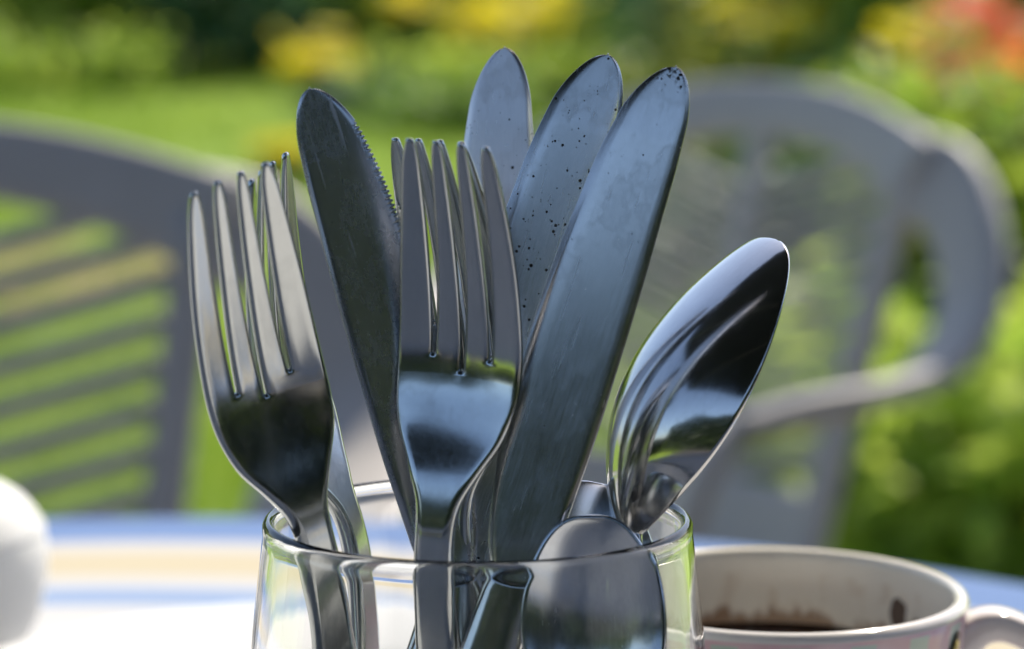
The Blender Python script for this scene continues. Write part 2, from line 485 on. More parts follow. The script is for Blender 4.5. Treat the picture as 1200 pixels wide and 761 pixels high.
spoon('large shiny spoon leaning far right over the rim with its rounded back showing', (67, 22.5, 12, dict(bend=20, full=185)), (736, 626), -.003, (902, 282), .010, rad(-64), M['steel_spoon'])
spoon('blue grey teaspoon low in the tumbler, its bowl pressed behind the front glass', (47, 14.6, 7, dict(bend=2, full=112, stem=3.5, end=11)), (697, 872), -.029, (692, 606), -.022, rad(176), M['steel_teaspoon'])
spoon('teaspoon behind the other teaspoon, only its dark rimmed tip above it', (47, 15.5, 7, dict(bend=2, full=114, stem=3.5, end=11)), (668, 835), .006, (690, 567), .002, rad(-8), M['steel_teaspoon'])

# ------------------------------------------------------------------ tumbler
def glass_profile():
    o = [(.0405, 0), (.0418, .0008), (.0432, .004), (.0452, .02), (.0472, .045), (.0476, .062), (.0466, .085), (.0450, .100), (.0437, .111)]
    o = [tuple(p) for p in catmull([(r, z, 0) for r, z in o], 5)]
    o = [(p[0], p[1]) for p in o]
    rim = [(.0437 - .0012 + .0013 * math.cos(a), .1120 + .0021 * math.sin(a)) for a in np.linspace(0, math.pi, 9)]
    i = [(.0417, .111), (.0430, .100), (.0446, .085), (.0455, .062), (.0451, .045), (.0430, .02), (.0395, .012), (.034, .0095), (.0001, .009)]
    i = [(p[0], p[1]) for p in catmull([(r, z, 0) for r, z in i], 5)]
    return [(.0001, .0018), (.030, .0016), (.036, 0.0004)] + o + rim[1:-1] + i
V, Fc = lathe(glass_profile(), 128)
TABLE = RIMZ - .1141
g = mesh('drinking_glass', V, Fc, M['glass'])
bm = bmesh.new(); bm.from_mesh(g.data); bmesh.ops.remove_doubles(bm, verts=bm.verts[:], dist=.00025); bmesh.ops.recalc_face_normals(bm, faces=bm.faces[:])
bm.to_mesh(g.data); bm.free()
g.data.polygons.foreach_set('use_smooth', [True] * len(g.data.polygons))
g.location = (0, 0, TABLE)
tag(g, 'clear glass tumbler with a rounded rim holding all the cutlery', 'glass')

# ------------------------------------------------------------------ table and cloth
TC = (lat(200, 1.07) , CAMP.y + 1.07 - .53)
t = NT('striped_tablecloth')
sep = t.n('ShaderNodeSeparateXYZ'); t.l(t.coords(), sep.inputs[0])
R_ = t.math('SQRT', t.math('ADD', t.math('MULTIPLY', sep.outputs[0], sep.outputs[0]), t.math('MULTIPLY', sep.outputs[1], sep.outputs[1])))
wob = t.math('ADD', R_, t.math('MULTIPLY', t.math('SUBTRACT', t.noise(t.coords(), 9, 2), .5), .006))
q = t.math('DIVIDE', wob, .6)
def s_(r): return r / .6
white, blue, tan, blue2 = (.47, .47, .48), (.085, .17, .38), (.46, .40, .28), (.19, .28, .47)
col = t.ramp(q, [(0, white), (s_(.366), white), (s_(.370), blue2), (s_(.392), blue2), (s_(.396), white), (s_(.410), white), (s_(.414), tan),
                 (s_(.452), tan), (s_(.458), white), (s_(.470), white), (s_(.474), blue), (s_(.56), blue)])
wv = t.noise(t.coords(), 1800, 2)
t.set(Base_Color=t.mix(t.math('MULTIPLY', wv, .2), col, (.5, .5, .5)), Roughness=.85, Specular_IOR_Level=.15)
t.bump(wv, .3, .0004)
M['cloth'] = t.m
t = NT('white_resin'); t.set(Base_Color=(.7, .7, .68), Roughness=.5); M['resin'] = t.m
troot = empty('round_table', (TC[0], TC[1], 0)); tag(troot, 'round garden table standing under the striped cloth', 'table')
V, Fc = lathe([(.0001, TABLE - .004), (.505, TABLE - .004), (.522, TABLE - .008), (.526, TABLE - .02), (.52, TABLE - .032), (.0001, TABLE - .032)], 96)
mesh('tabletop', V, Fc, M['resin'], troot)
for k in range(4):
    a = math.pi / 4 + k * math.pi / 2
    dx, dy = math.cos(a), math.sin(a)
    p = catmull([(dx * .3, dy * .3, TABLE - .03), (dx * .34, dy * .34, .4), (dx * .4, dy * .4, 0)], 6)
    V, Fc = sweep(p, [Vector((-dy, dx, 0))] * len(p), [.05] * len(p), [.04] * len(p))
    mesh('leg', V, Fc, M['resin'], troot)
V, Fc = [], []; seg = 180
rs = list(np.linspace(.0001, .515, 40)) + [.522, .527, .5295]
for i, r in enumerate(rs):
    for k in range(seg):
        a = 2 * math.pi * k / seg
        V.append((r * math.cos(a), r * math.sin(a), -.0007 * (1 + math.sin(5 * a + r * 20)) * (r / .53) ** 2  - (.0 if r < .52 else (r - .52) * .35)))
for i, d in enumerate(np.linspace(.006, .17, 14)):
    for k in range(seg):
        a = 2 * math.pi * k / seg
        r = .531 + (.004 + .03 * math.sin(11 * a + 1.3 * math.sin(3 * a)) + .03) * (d / .17) ** 1.2 * .6
        V.append((r * math.cos(a), r * math.sin(a), -.005 - d))
nr = len(rs) + 14
for i in range(nr - 1):
    for k in range(seg):
        l = (k + 1) % seg; Fc.append((i * seg + k, i * seg + l, (i + 1) * seg + l, (i + 1) * seg + k))
cl = mesh('tablecloth', V, Fc, M['cloth']); cl.location = (TC[0], TC[1], TABLE - .0002)
md = cl.modifiers.new('thickness', 'SOLIDIFY'); md.thickness = .0012; md.offset = -1
tag(cl, 'white tablecloth with blue and tan stripes round its edge, spread over the table', 'tablecloth')

# ------------------------------------------------------------------ plate
t = NT('white_porcelain'); t.set(Base_Color=(.80, .80, .79), Roughness=.12, Coat_Weight=.4); M['porcelain'] = t.m
pr = [(.0001, .004), (.06, .004), (.064, .0045), (.072, .010), (.076, .0125), (.102, .0185), (.1045, .0195), (.1058, .0188), (.1055, .0175),
      (.10, .015), (.078, .0085), (.066, .001), (.060, .0), (.056, .0015), (.0001, .0015)]
V, Fc = lathe(pr, 120)
pl = mesh('dinner_plate', V, Fc, M['porcelain'])
pl.location = (lat(345, .73), CAMP.y + .728, TABLE + .0008)
tag(pl, 'white porcelain plate lying on the cloth behind the tumbler to the left', 'plate')

# ------------------------------------------------------------------ mug
MC = Vector((lat(917, .60), CAMP.y + .603, TABLE + .0008))
MH, MR = at_z(905, 694, 0.8).z, .0455
MTOP = CAMP.z - .603 * math.tan(PITCH + math.atan((688 - 380.5) / FP)) - MC.z
t = NT('pink_glaze')
sep = t.n('ShaderNodeSeparateXYZ'); t.l(t.coords(), sep.inputs[0])
ang = t.math('ARCTAN2', sep.outputs[1], sep.outputs[0])
cell = t.math('FRACT', t.math('MULTIPLY', t.math('ADD', ang, 3.1416), 18 / 6.2832))
inx = t.math('LESS_THAN', t.math('ABSOLUTE', t.math('SUBTRACT', cell, .5)), .2)
zz = t.math('SUBTRACT', MTOP, sep.outputs[2])
def band(a, b): return t.math('MULTIPLY', t.math('GREATER_THAN', zz, a), t.math('LESS_THAN', zz, b))
rows_ = t.math('MULTIPLY', t.math('GREATER_THAN', t.math('FRACT', t.math('MULTIPLY', t.math('SUBTRACT', zz, .0032), 1 / .012)), .0), t.math('LESS_THAN', t.math('FRACT', t.math('MULTIPLY', t.math('SUBTRACT', zz, .0032), 1 / .012)), .45))
sq = t.math('MULTIPLY', t.math('MULTIPLY', inx, rows_), band(.0032, .07))
wn = t.noise(t.coords(), 120, 3)
c1 = t.mix(t.ramp(wn, [(.35, 0.), (.65, 1.)]), (.66, .42, .47), (.72, .54, .56))
c1 = t.mix(sq, c1, (.50, .60, .52))
c1 = t.mix(t.math('LESS_THAN', zz, .0022), c1, (.74, .70, .68))
t.set(Base_Color=c1, Roughness=.12, Coat_Weight=.5); M['pink'] = t.m
t = NT('stained_cream_glaze')
sep = t.n('ShaderNodeSeparateXYZ'); t.l(t.coords(), sep.inputs[0])
ang = t.math('ARCTAN2', sep.outputs[1], sep.outputs[0])
dz = t.math('SUBTRACT', MTOP, sep.outputs[2])          # depth below the lip
cv = t.n('ShaderNodeCombineXYZ'); t.l(t.math('MULTIPLY', ang, 3.2), cv.inputs[0]); t.l(t.math('MULTIPLY', dz, 40), cv.inputs[1])
nz = t.n('ShaderNodeTexNoise'); nz.inputs['Scale'].default_value = 2.2; nz.inputs['Detail'].default_value = 4; t.l(cv.outputs[0], nz.inputs['Vector'])
lev = t.math('ADD', .0172, t.math('MULTIPLY', t.math('SUBTRACT', nz.outputs[0], .5), -.014))
st = t.n('ShaderNodeMapRange'); st.interpolation_type = 'SMOOTHSTEP'
t.l(t.math('SUBTRACT', dz, lev), st.inputs[0]); st.inputs[1].default_value = -.002; st.inputs[2].default_value = .0018
dr = t.math('MULTIPLY', t.ramp(nz.outputs[0], [(.53, 0.), (.64, .55)]), t.math('MULTIPLY', t.math('GREATER_THAN', dz, .006), 1.))
# one thick dried smear to the right of the far wall
def gauss(a0, w, z0, h):
    u1 = t.math('DIVIDE', t.math('SUBTRACT', ang, a0), w); u2 = t.math('DIVIDE', t.math('SUBTRACT', dz, z0), h)
    return t.math('ADD', t.math('MULTIPLY', u1, u1), t.math('MULTIPLY', u2, u2))
edge = t.math('MULTIPLY', t.math('SUBTRACT', t.noise(t.coords(), 260, 3), .5), 1.6)
blot = t.math('LESS_THAN', t.math('ADD', t.math('MINIMUM', gauss(.64, .07, .0125, .0042), gauss(.46, .055, .0145, .0022)), edge), 1.)
c1 = t.mix(t.math('MULTIPLY', dr, .5), (.88, .82, .70), (.52, .35, .20))
c1 = t.mix(t.math('MULTIPLY', st.outputs[0], .85), c1, (.26, .12, .045))
c1 = t.mix(t.math('MULTIPLY', blot, .9), c1, (.06, .022, .010))
t.set(Base_Color=c1, Roughness=.15, Coat_Weight=.4); M['mug_in'] = t.m
t = NT('black_coffee'); t.set(Base_Color=(.018, .006, .003), Roughness=.06, IOR=1.34)
M['coffee'] = t.m
mug = empty('coffee_mug', MC); tag(mug, 'pink patterned mug with cream inside and leftover coffee, right of the tumbler', 'mug')
H = MTOP
out = [(.0001, .0025), (.026, .0025), (.0275, .0), (.0305, .0), (.0325, .003), (.036, .012), (.0405, .03), (.0435, .052), (.0449, H - .006), (.0455, H - .0022)]
lip = [(.0455 - .0019 + .0019 * math.cos(a), H - .0022 + .0022 * math.sin(a)) for a in np.linspace(.25, math.pi / 2, 5)]
V, Fc = lathe(out + lip, 96); mesh('outer_wall', V, Fc, M['pink'], mug)
lip2 = [(.0455 - .0019 + .0019 * math.cos(a), H - .0022 + .0022 * math.sin(a)) for a in np.linspace(math.pi / 2, math.pi, 5)]
inn = [(.0414, H - .006), (.0400, H - .03), (.037, .03), (.033, .012), (.028, .006), (.0001, .005)]
V, Fc = lathe(lip2 + [tuple(p)[:2] for p in catmull([(r, z, 0) for r, z in inn], 4)], 96); mesh('inner_wall', V, Fc, M['mug_in'], mug)
CF = H - .0195
V, Fc = lathe([(.0001, CF), (.036, CF), (.0394, CF + .0001), (.0403, CF + .0008)], 96); mesh('coffee', V, Fc, M['coffee'], mug)
# handle, pointing right and slightly to the viewer
ha = rad(-8); hx = Vector((math.cos(ha), math.sin(ha), 0))
def hp(r, z): return hx * r + Vector((0, 0, z))
path = catmull([hp(.0425, H - .012), hp(.049, H - .0075), hp(.056, H - .0080), hp(.0635, H - .0135), hp(.0675, H - .025), hp(.066, H - .040), hp(.058, H - .053), hp(.046, H - .060), hp(.0395, H - .063)], 6)
sd_ = Vector((-hx.y, hx.x, 0))
n_ = len(path)
V, Fc = sweep(path, [sd_] * n_, [.0105 + .004 * abs(2 * i / n_ - 1) ** 3 for i in range(n_)], [.0068 + .003 * abs(2 * i / n_ - 1) ** 3 for i in range(n_)], 10)
t = NT('pale_pink_glaze'); t.set(Base_Color=(.76, .69, .67), Roughness=.1, Coat_Weight=.5); M['pale_pink'] = t.m
mesh('handle', V, Fc, M['pale_pink'], mug)
# gilt leaf motif with a dark outline on the side towards the handle
t = NT('gilt_paint'); t.set(Base_Color=(.62, .50, .12), Roughness=.3); M['gilt'] = t.m
t = NT('dark_outline_paint'); t.set(Base_Color=(.07, .05, .02), Roughness=.4); M['outline'] = t.m
for a0 in (-.56, -1.75):
    for nm, sc_, off, mt in (('motif_outline', 1., .0003, M['outline']), ('gilt_motif', .72, .0006, M['gilt'])):
        V, Fc = [], []
        for r_i in range(5):
            for k in range(24):
                th = 2 * math.pi * k / 24; rr = r_i / 4 * sc_
                lx, lz = .0028 * rr * math.cos(th), .0075 * rr * math.sin(th)
                lx += lz * .35
                z = H - .0125 + lz
                rb = interp(z, [p[1] for p in out[5:]], [p[0] for p in out[5:]]) + off
                a = a0 + lx / rb
                V.append((rb * math.cos(a), rb * math.sin(a), z))
        for i in range(4):
            for k in range(24):
                l = (k + 1) % 24; Fc.append((i * 24 + k, i * 24 + l, (i + 1) * 24 + l, (i + 1) * 24 + k))
        o = mesh(nm, V, Fc, mt, mug); md = o.modifiers.new('t', 'SOLIDIFY'); md.thickness = .0002

# ------------------------------------------------------------------ white pot at the left edge
jd = .83
jug = empty('sugar_bowl', (lat(44, jd) - .037, CAMP.y + jd, TABLE + .0008)); jug.scale = (.92, .92, .87)
tag(jug, 'out of focus rounded white pot at the left edge of the table', 'pot')
t = NT('white_jug_glaze'); t.set(Base_Color=(.93, .93, .93), Roughness=.55, Subsurface_Weight=.0, Coat_Weight=.0)
tr = t.n('ShaderNodeBsdfTranslucent'); tr.inputs[0].default_value = (.93, .93, .93, 1)
mx = t.n('ShaderNodeMixShader'); mx.inputs[0].default_value = .35
t.l(t.b.outputs[0], mx.inputs[1]); t.l(tr.outputs[0], mx.inputs[2]); t.l(mx.outputs[0], t.out.inputs[0]); M['jug'] = t.m
jo = [(.022, .0), (.027, .002), (.034, .012), (.0385, .026), (.040, .040), (.0392, .0475), (.0385, .0485)]
ji = [(.0372, .0475), (.0382, .040), (.0365, .026), (.032, .012), (.024, .004), (.0001, .003)]
V, Fc = lathe([tuple(p)[:2] for p in catmull([(r, z, 0) for r, z in jo], 4)] + [tuple(p)[:2] for p in catmull([(r, z, 0) for r, z in ji], 3)], 72)
mesh('body', V, Fc, M['jug'], jug)
V, Fc = lathe([tuple(p)[:2] for p in catmull([(r, z, 0) for r, z in [(.037, .0488), (.0392, .0492), (.038, .053), (.032, .0615), (.022, .068), (.011, .0715), (.0001, .0725)]], 4)]
              + [(.0001, .070), (.011, .069), (.022, .0655), (.031, .059), (.036, .051)], 72)
lid = mesh('lid', V, Fc, M['jug'], jug)
V, Fc = lathe([(.0001, .072), (.004, .0722), (.0045, .075), (.0075, .079), (.0072, .083), (.004, .0855), (.0001, .086)], 32); mesh('knob', V, Fc, M['jug'], lid)

# ------------------------------------------------------------------ garden chairs
t = NT('grey_plastic')
nz = t.noise(t.coords(), 30, 3)
t.set(Base_Color=t.mix(nz, (.40, .375, .35), (.48, .45, .42)), Roughness=.42)
t.bump(t.noise(t.coords(), 700, 2), .15, .0004); M['plastic'] = t.m
def backy(x, z):
    s = max(0, z - .42)
    return -.20 - .30 * s + .035 * (x / .24) ** 2 + .10 * s * s
def build_chair(name, loc, rz, label):
    root = empty(name, loc, rz); tag(root, label, 'chair', 'grey plastic garden chairs beyond the table')
    mat = M['plastic']
    def bp(x, z): return Vector((x, backy(x, z), z))
    def topz(x): return .866 - .052 * (abs(x) / .24) ** 2.2
    # top rail
    xs = np.linspace(-.240, .240, 33)
    pth = [bp(x, topz(x) - .030) for x in xs]
    V, Fc = sweep(pth, [Vector((0, -.25, 1))] * 33, [.056 + .020 * (abs(x) / .245) ** 3 for x in xs], [.018] * 33)
    mesh('top_rail', V, Fc, mat, root)
    def stx(z): return interp(z, [.42, .60, .80], [.178, .196, .222])
    for s in (-1, 1):
        zs = np.linspace(.43, topz(.2) - .035, 16)
        pth = [bp(s * stx(z), z) for z in zs]
        V, Fc = sweep(pth, [Vector((1, 0, 0))] * 16, [interp(z, [.43, .6, .8], [.040, .030, .032]) for z in zs], [.018] * 16)
        mesh('stile', V, Fc, mat, root)
    zs = np.linspace(.46, .83, 12)
    V, Fc = sweep([bp(0, z) for z in zs], [Vector((1, 0, 0))] * 12, [.030] * 12, [.014] * 12); mesh('back_spine', V, Fc, mat, root)
    for s in (-1, 1):
        for i in range(10):
            z0 = .756 - i * .0285
            xs = np.linspace(.008, stx(z0) - .008, 12)
            pth = [bp(s * x, z0 + .052 * (x / .2) ** 1.15) for x in xs]
            V, Fc = sweep(pth, [Vector((0, -.2, 1))] * 12, [.0155] * 12, [.010] * 12, 5)
            mesh('slat', V, Fc, mat, root)
    zs = np.linspace(.425, .50, 6)
    xs = np.linspace(-.185, .185, 20)
    pth = [bp(x, .462) for x in xs]
    V, Fc = sweep(pth, [Vector((0, -.25, 1))] * 20, [.088] * 20, [.014] * 20); mesh('lower_back_panel', V, Fc, mat, root)
    # seat
    V, Fc = [], []
    nx, ny = 15, 15
    for top_ in (1, 0):
        for j in range(ny):
            for i in range(nx):
                u, v = -1 + 2 * i / (nx - 1), -1 + 2 * j / (ny - 1)
                r = (abs(u) ** 5 + abs(v) ** 5) ** .2 / max(abs(u), abs(v), 1e-6)
                x, y = .235 * u / r if r > 1 else .235 * u, .215 * v / r if r > 1 else .215 * v
                z = .425 - .012 * (1 - u * u) * (1 - v * v) - .012 * max(0, v) ** 4 - (0 if top_ else .014)
                V.append((x, y + .01, z))
    nn = nx * ny
    for j in range(ny - 1):
        for i in range(nx - 1):
            a = j * nx + i; Fc.append((a, a + 1, a + nx + 1, a + nx)); Fc.append((nn + a, nn + a + nx, nn + a + nx + 1, nn + a + 1))
    br = [i for i in range(nx)] + [j * nx + nx - 1 for j in range(1, ny)] + [(ny - 1) * nx + i for i in range(nx - 2, -1, -1)] + [j * nx for j in range(ny - 2, 0, -1)]
    for k in range(len(br)):
        a, b = br[k], br[(k + 1) % len(br)]; Fc.append((b, a, nn + a, nn + b))
    mesh('seat', V, Fc, mat, root)
    for s in (-1, 1):
        # arm: leaves the shoulder, sweeps outward, forward and down, and turns into the front leg
        pts = [(.215, backy(.215, .79), .788), (.262, -.272, .778), (.304, -.258, .738), (.328, -.232, .680), (.332, -.185, .636), (.326, -.12, .620), (.306, -.05, .612), (.286, .0, .600)]
        pth = catmull([(s * a, b, c) for a, b, c in pts], 5)
        n = len(pth)
        sides = []
        for i in range(n):
            q = i / (n - 1)
            a = Vector((0, -.35, 1)).lerp(Vector((s * 1., 0, .35)), min(1, q / .5)).normalized()
            sides.append(a)
        V, Fc = sweep(pth, sides, [.088 - .016 * math.sin(math.pi * i / (n - 1)) for i in range(n)], [.024] * n)
        mesh('armrest', V, Fc, mat, root)
        pth = catmull([(s * .286, -.005, .606), (s * .276, .02, .575), (s * .268, .05, .50), (s * .264, .10, .40), (s * .272, .20, .2), (s * .285, .24, 0)], 5)
        n = len(pth)
        V, Fc = sweep(pth, [Vector((1, .4 * s, 0))] * n, [interp(i / n, [0, .3, 1], [.066, .072, .04]) for i in range(n)], [.024] * n)
        mesh('leg', V, Fc, mat, root)
        pth = catmull([(s * .19, -.19, .44), (s * .20, -.215, .40), (s * .215, -.26, .2), (s * .235, -.31, 0)], 5)
        n = len(pth)
        V, Fc = sweep(pth, [Vector((1, 0, 0))] * n, [.05 - .015 * i / n for i in range(n)], [.026] * n)
        mesh('leg', V, Fc, mat, root)
    return root
def chair_at(u, dist, yaw):                          # u: column of the back's centre at the given distance
    # the back sits ~.27 behind the chair origin
    fwd = Vector((math.sin(yaw), -math.cos(yaw), 0))
    c = Vector((lat(u, dist), CAMP.y + dist, 0))
    return c + fwd * .29, yaw + math.pi
l_, a_ = chair_at(-146, 1.80, rad(6))
build_chair('garden_chair', l_, a_, 'grey slatted garden chair nearer the table, cut off by the left edge')
l_, a_ = chair_at(880, 2.45, rad(-52))
build_chair('garden_chair', l_, a_, 'grey slatted garden chair at the right, turned sideways with its armrest loop showing')

# ------------------------------------------------------------------ ground
def gz(x, y):
    d = y - CAMP.y
    return .045 * max(0, d - 5.5) if d < 26 else .9225 + .02 * (d - 26)
V, Fc = [], []
gx = np.concatenate([np.linspace(-150, -22, 12), np.linspace(-20, 20, 81), np.linspace(22, 150, 12)])
gy = np.concatenate([np.linspace(-150, -12, 12), np.linspace(-10, 30, 121), np.linspace(34, 200, 14)])
for y in gy:
    for x in gx:
        V.append((x, y, gz(x, y) + .012 * math.sin(x * 1.7 + y) * math.cos(y * 1.3)))
for j in range(len(gy) - 1):
    for i in range(len(gx) - 1):
        a = j * len(gx) + i; Fc.append((a, a + 1, a + len(gx) + 1, a + len(gx)))
t = NT('lawn')
n1, n2, n3 = t.noise(t.coords(), 1.1, 4), t.noise(t.coords(), 7, 4), t.noise(t.coords(), 60, 3)
c1 = t.mix(t.ramp(n1, [(.35, 0.), (.65, 1.)]), (.13, .24, .016), (.26, .38, .035))
c1 = t.mix(t.math('MULTIPLY', t.ramp(n2, [(.45, 0.), (.7, 1.)]), .6), c1, (.075, .16, .014))
c1 = t.mix(t.math('MULTIPLY', t.ramp(n3, [(.4, 0.), (.65, 1.)]), .4), c1, (.32, .40, .06))
t.set(Base_Color=c1, Roughness=.9); t.bump(n3, .5, .02); M['lawn'] = t.m
gr = mesh('lawn', V, Fc, M['lawn']); tag(gr, 'sunlit mown lawn of the garden', None, None, 'structure')
# bare earth patch
t = NT('dry_earth'); n1 = t.noise(t.coords(), 12, 4); t.set(Base_Color=t.mix(n1, (.20, .16, .05), (.28, .24, .07)), Roughness=.95); M['earth'] = t.m
V, Fc = [(0, 0, 0)], []
cx, cy = lat(90, 7.6), CAMP.y + 7.6
for k in range(40):
    a = 2 * math.pi * k / 40; r = 1 + .2 * math.sin(3 * a) + .12 * math.sin(7 * a + 1)
    V.append((r * .42 * math.cos(a), r * .55 * math.sin(a), 0))
V = [(x, y, gz(cx + x, cy + y) + .02) for x, y, z in V]
for k in range(40): Fc.append((0, 1 + k, 1 + (k + 1) % 40))
e = mesh('bare_earth', V, Fc, M['earth']); e.location = (cx, cy, 0); tag(e, 'patch of bare brown earth in the lawn', None, None, 'structure')

# ------------------------------------------------------------------ foliage
def leaf_mat(name, a, b, trans=.45, rough=.5):
    t = NT(name)
    geo = t.n('ShaderNodeNewGeometry')
    c = t.mix(geo.outputs['Random Per Island'], a, b)
    t.set(Base_Color=c, Roughness=rough)
    tr = t.n('ShaderNodeBsdfTranslucent'); t.l(c, tr.inputs[0])
    mx = t.n('ShaderNodeMixShader'); mx.inputs[0].default_value = trans
    t.l(t.b.outputs[0], mx.inputs[1]); t.l(tr.outputs[0], mx.inputs[2]); t.l(mx.outputs[0], t.out.inputs[0])
    return t.m
M['leaf_bright'] = leaf_mat('leaf_bright_green', (.20, .34, .03), (.44, .54, .07), .55)
M['leaf_lush'] = leaf_mat('leaf_lush_green', (.24, .40, .04), (.50, .60, .10), .62)
M['leaf_mid'] = leaf_mat('leaf_mid_green', (.12, .24, .03), (.28, .40, .07), .5)
M['leaf_dark'] = leaf_mat('leaf_dark_green', (.05, .12, .05), (.11, .21, .08), .4)
M['leaf_bluish'] = leaf_mat('leaf_bluish_green', (.06, .15, .07), (.14, .26, .11), .5)
M['leaf_olive'] = leaf_mat('leaf_olive', (.14, .18, .02), (.34, .34, .05))
M['grass'] = leaf_mat('grass_blade', (.15, .27, .02), (.36, .46, .06), .5)
M['yellow'] = leaf_mat('yellow_petal', (.85, .68, .015), (.90, .80, .03), .5)
M['orange'] = leaf_mat('orange_petal', (.85, .13, .03), (.90, .26, .05), .45)
M['stem'] = leaf_mat('green_stem', (.05, .10, .02), (.08, .14, .03), .1)
t = NT('bark'); t.set(Base_Color=t.mix(t.noise(t.coords(), 20, 4), (.05, .035, .025), (.12, .09, .06)), Roughness=.9); M['bark'] = t.m

def leaf_cloud(name, pts, size, mat, parent, seed=0, flat=.3):
    """Many bent leaves (4 vertices, 2 triangles, folded along the midrib)."""
    r = np.random.default_rng(seed); n = len(pts)
    ax = r.normal(size=(n, 3)); ax[:, 2] = ax[:, 2] * .6 - .1; ax /= np.linalg.norm(ax, axis=1)[:, None]
    nn = r.normal(size=(n, 3)) * .7 + np.array([0, 0, 1]); nn -= ax * (nn * ax).sum(1)[:, None]; nn /= np.linalg.norm(nn, axis=1)[:, None]
    sd_ = np.cross(ax, nn); sz = size * r.uniform(.6, 1.3, n)[:, None]
    p = np.asarray(pts)
    a = p - ax * sz * .5; b = p + sd_ * sz * .32 + nn * sz * .1; c = p + ax * sz * .5 - nn * sz * .1; d = p - sd_ * sz * .32 + nn * sz * .1
    V = np.stack([a, b, c, d], 1).reshape(-1, 3)
    me = bpy.data.meshes.new(name); me.vertices.add(4 * n); me.vertices.foreach_set('co', V.ravel())
    F3 = np.array([[0, 1, 2], [0, 2, 3]])[None] + (np.arange(n) * 4)[:, None, None]
    me.loops.add(6 * n); me.loops.foreach_set('vertex_index', F3.ravel())
    me.polygons.add(2 * n); me.polygons.foreach_set('loop_start', np.arange(2 * n) * 3); me.polygons.foreach_set('loop_total', np.full(2 * n, 3))
    me.materials.append(mat); me.update(); me.validate()
    return link(name, me, parent)

def clumps(r, n_cl, per, W_, D_, H_, z0=.0, spread=.16):
    pts = []
    for _ in range(n_cl):
        th = r.uniform(0, 2 * math.pi); q = r.uniform(.35, 1) ** .6
        x, y = W_ * q * math.cos(th), D_ * q * math.sin(th); z = z0 + H_ * (r.uniform(0, 1) ** .8) * (1 - .25 * q)
        s = spread * r.uniform(.5, 1.4)
        pts.append(np.stack([r.normal(x, s, per), r.normal(y, s, per), r.normal(z, s * .75, per)], 1))
    p = np.concatenate(pts); p[:, 2] = np.maximum(p[:, 2], .03); return p
nseed = [10]
def bush(kind, label, u, dist, W_, D_, H_, mat, leaf=.06, ncl=60, per=90, z0=.1, group=None, cat='shrub', x=None, spread=.16):
    nseed[0] += 1; r = np.random.default_rng(nseed[0])
    X = lat(u, dist) if x is None else x; Y_ = CAMP.y + dist
    root = empty(kind, (X, Y_, gz(X, Y_))); tag(root, label, cat, group)
    leaf_cloud('crown', clumps(r, ncl, per, W_, D_, H_, z0, spread), leaf, mat, root, nseed[0])
    V, Fc = [], []
    for k in range(7):
        a = r.uniform(0, 2 * math.pi); q = r.uniform(.3, .8)
        p = catmull([(0.04 * math.cos(a), .04 * math.sin(a), -.03), (W_ * q * .3 * math.cos(a), D_ * q * .3 * math.sin(a), H_ * .4), (W_ * q * math.cos(a), D_ * q * math.sin(a), H_ * .85)], 5)
        n = len(p); sweep(p, [Vector((1, .3, .1))] * n, [.03 * H_ * (1 - .75 * i / n) for i in range(n)], [.03 * H_ * (1 - .75 * i / n) for i in range(n)], 3, V, Fc)
    mesh('branches', V, Fc, M['bark'], root)
    return root
def flower_plant(kind, label, u, v, dist, nf, spreadx, spreadz, fs, mat, group, leafmat='leaf_mid'):
    """A flowering plant: stems, leaves and separate flower heads; its heads gather round the height seen in column u."""
    nseed[0] += 1; r = np.random.default_rng(nseed[0])
    X, Y_ = lat(u, dist), CAMP.y + dist; g0 = gz(X, Y_)
    zc = CAMP.z - dist * math.tan(PITCH + math.atan((v - 380.5) / FP)) - g0
    zc = max(zc, .06)
    root = empty(kind, (X, Y_, g0)); tag(root, label, 'flower', group)
    SV, SF = [], []
    for k in range(int(nf * 1.8)):
        x, y, z = r.normal(0, spreadx * .5), r.normal(0, spreadx * .5), max(.05, zc + r.normal(0, spreadz * .5))
        V, Fc = [], []
        tilt = Vector((r.normal(0, .4), -.25 + r.normal(0, .5), 1)).normalized()
        q = tilt.to_track_quat('Z', 'Y')
        npet = 12
        for j in range(npet):
            a = 2 * math.pi * j / npet
            b = len(V)
            for (rr, da, h) in ((.12, 0, 0), (.6, -.22, .10), (1., 0, .0), (.6, .22, .10)):
                V.append(q @ Vector((fs * rr * math.cos(a + da), fs * rr * math.sin(a + da), fs * h)) + Vector((x, y, z)))
            Fc += [(b, b + 1, b + 2), (b, b + 2, b + 3)]
        b = len(V); V.append(q @ Vector((0, 0, fs * .16)) + Vector((x, y, z)))
        for j in range(8):
            a = 2 * math.pi * j / 8; V.append(q @ Vector((fs * .24 * math.cos(a), fs * .24 * math.sin(a), fs * .04)) + Vector((x, y, z)))
        for j in range(8): Fc.append((b, b + 1 + j, b + 1 + (j + 1) % 8))
        mesh('flower_head', V, Fc, mat, root)
        p = catmull([(x * .2, y * .2, -.02), (x * .6, y * .6, z * .55), (x, y, z - fs * .02)], 4)
        sweep(p, [Vector((1, .2, 0))] * len(p), [.008] * len(p), [.008] * len(p), 2, SV, SF)
    mesh('stems', SV, SF, M['stem'], root)
    n = 260
    pts = np.stack([r.normal(0, spreadx * .55, n), r.normal(0, spreadx * .5, n), r.uniform(.02, max(.1, zc * .95), n)], 1)
    leaf_cloud('leaves', pts, .06, M[leafmat], root, nseed[0])
    return root

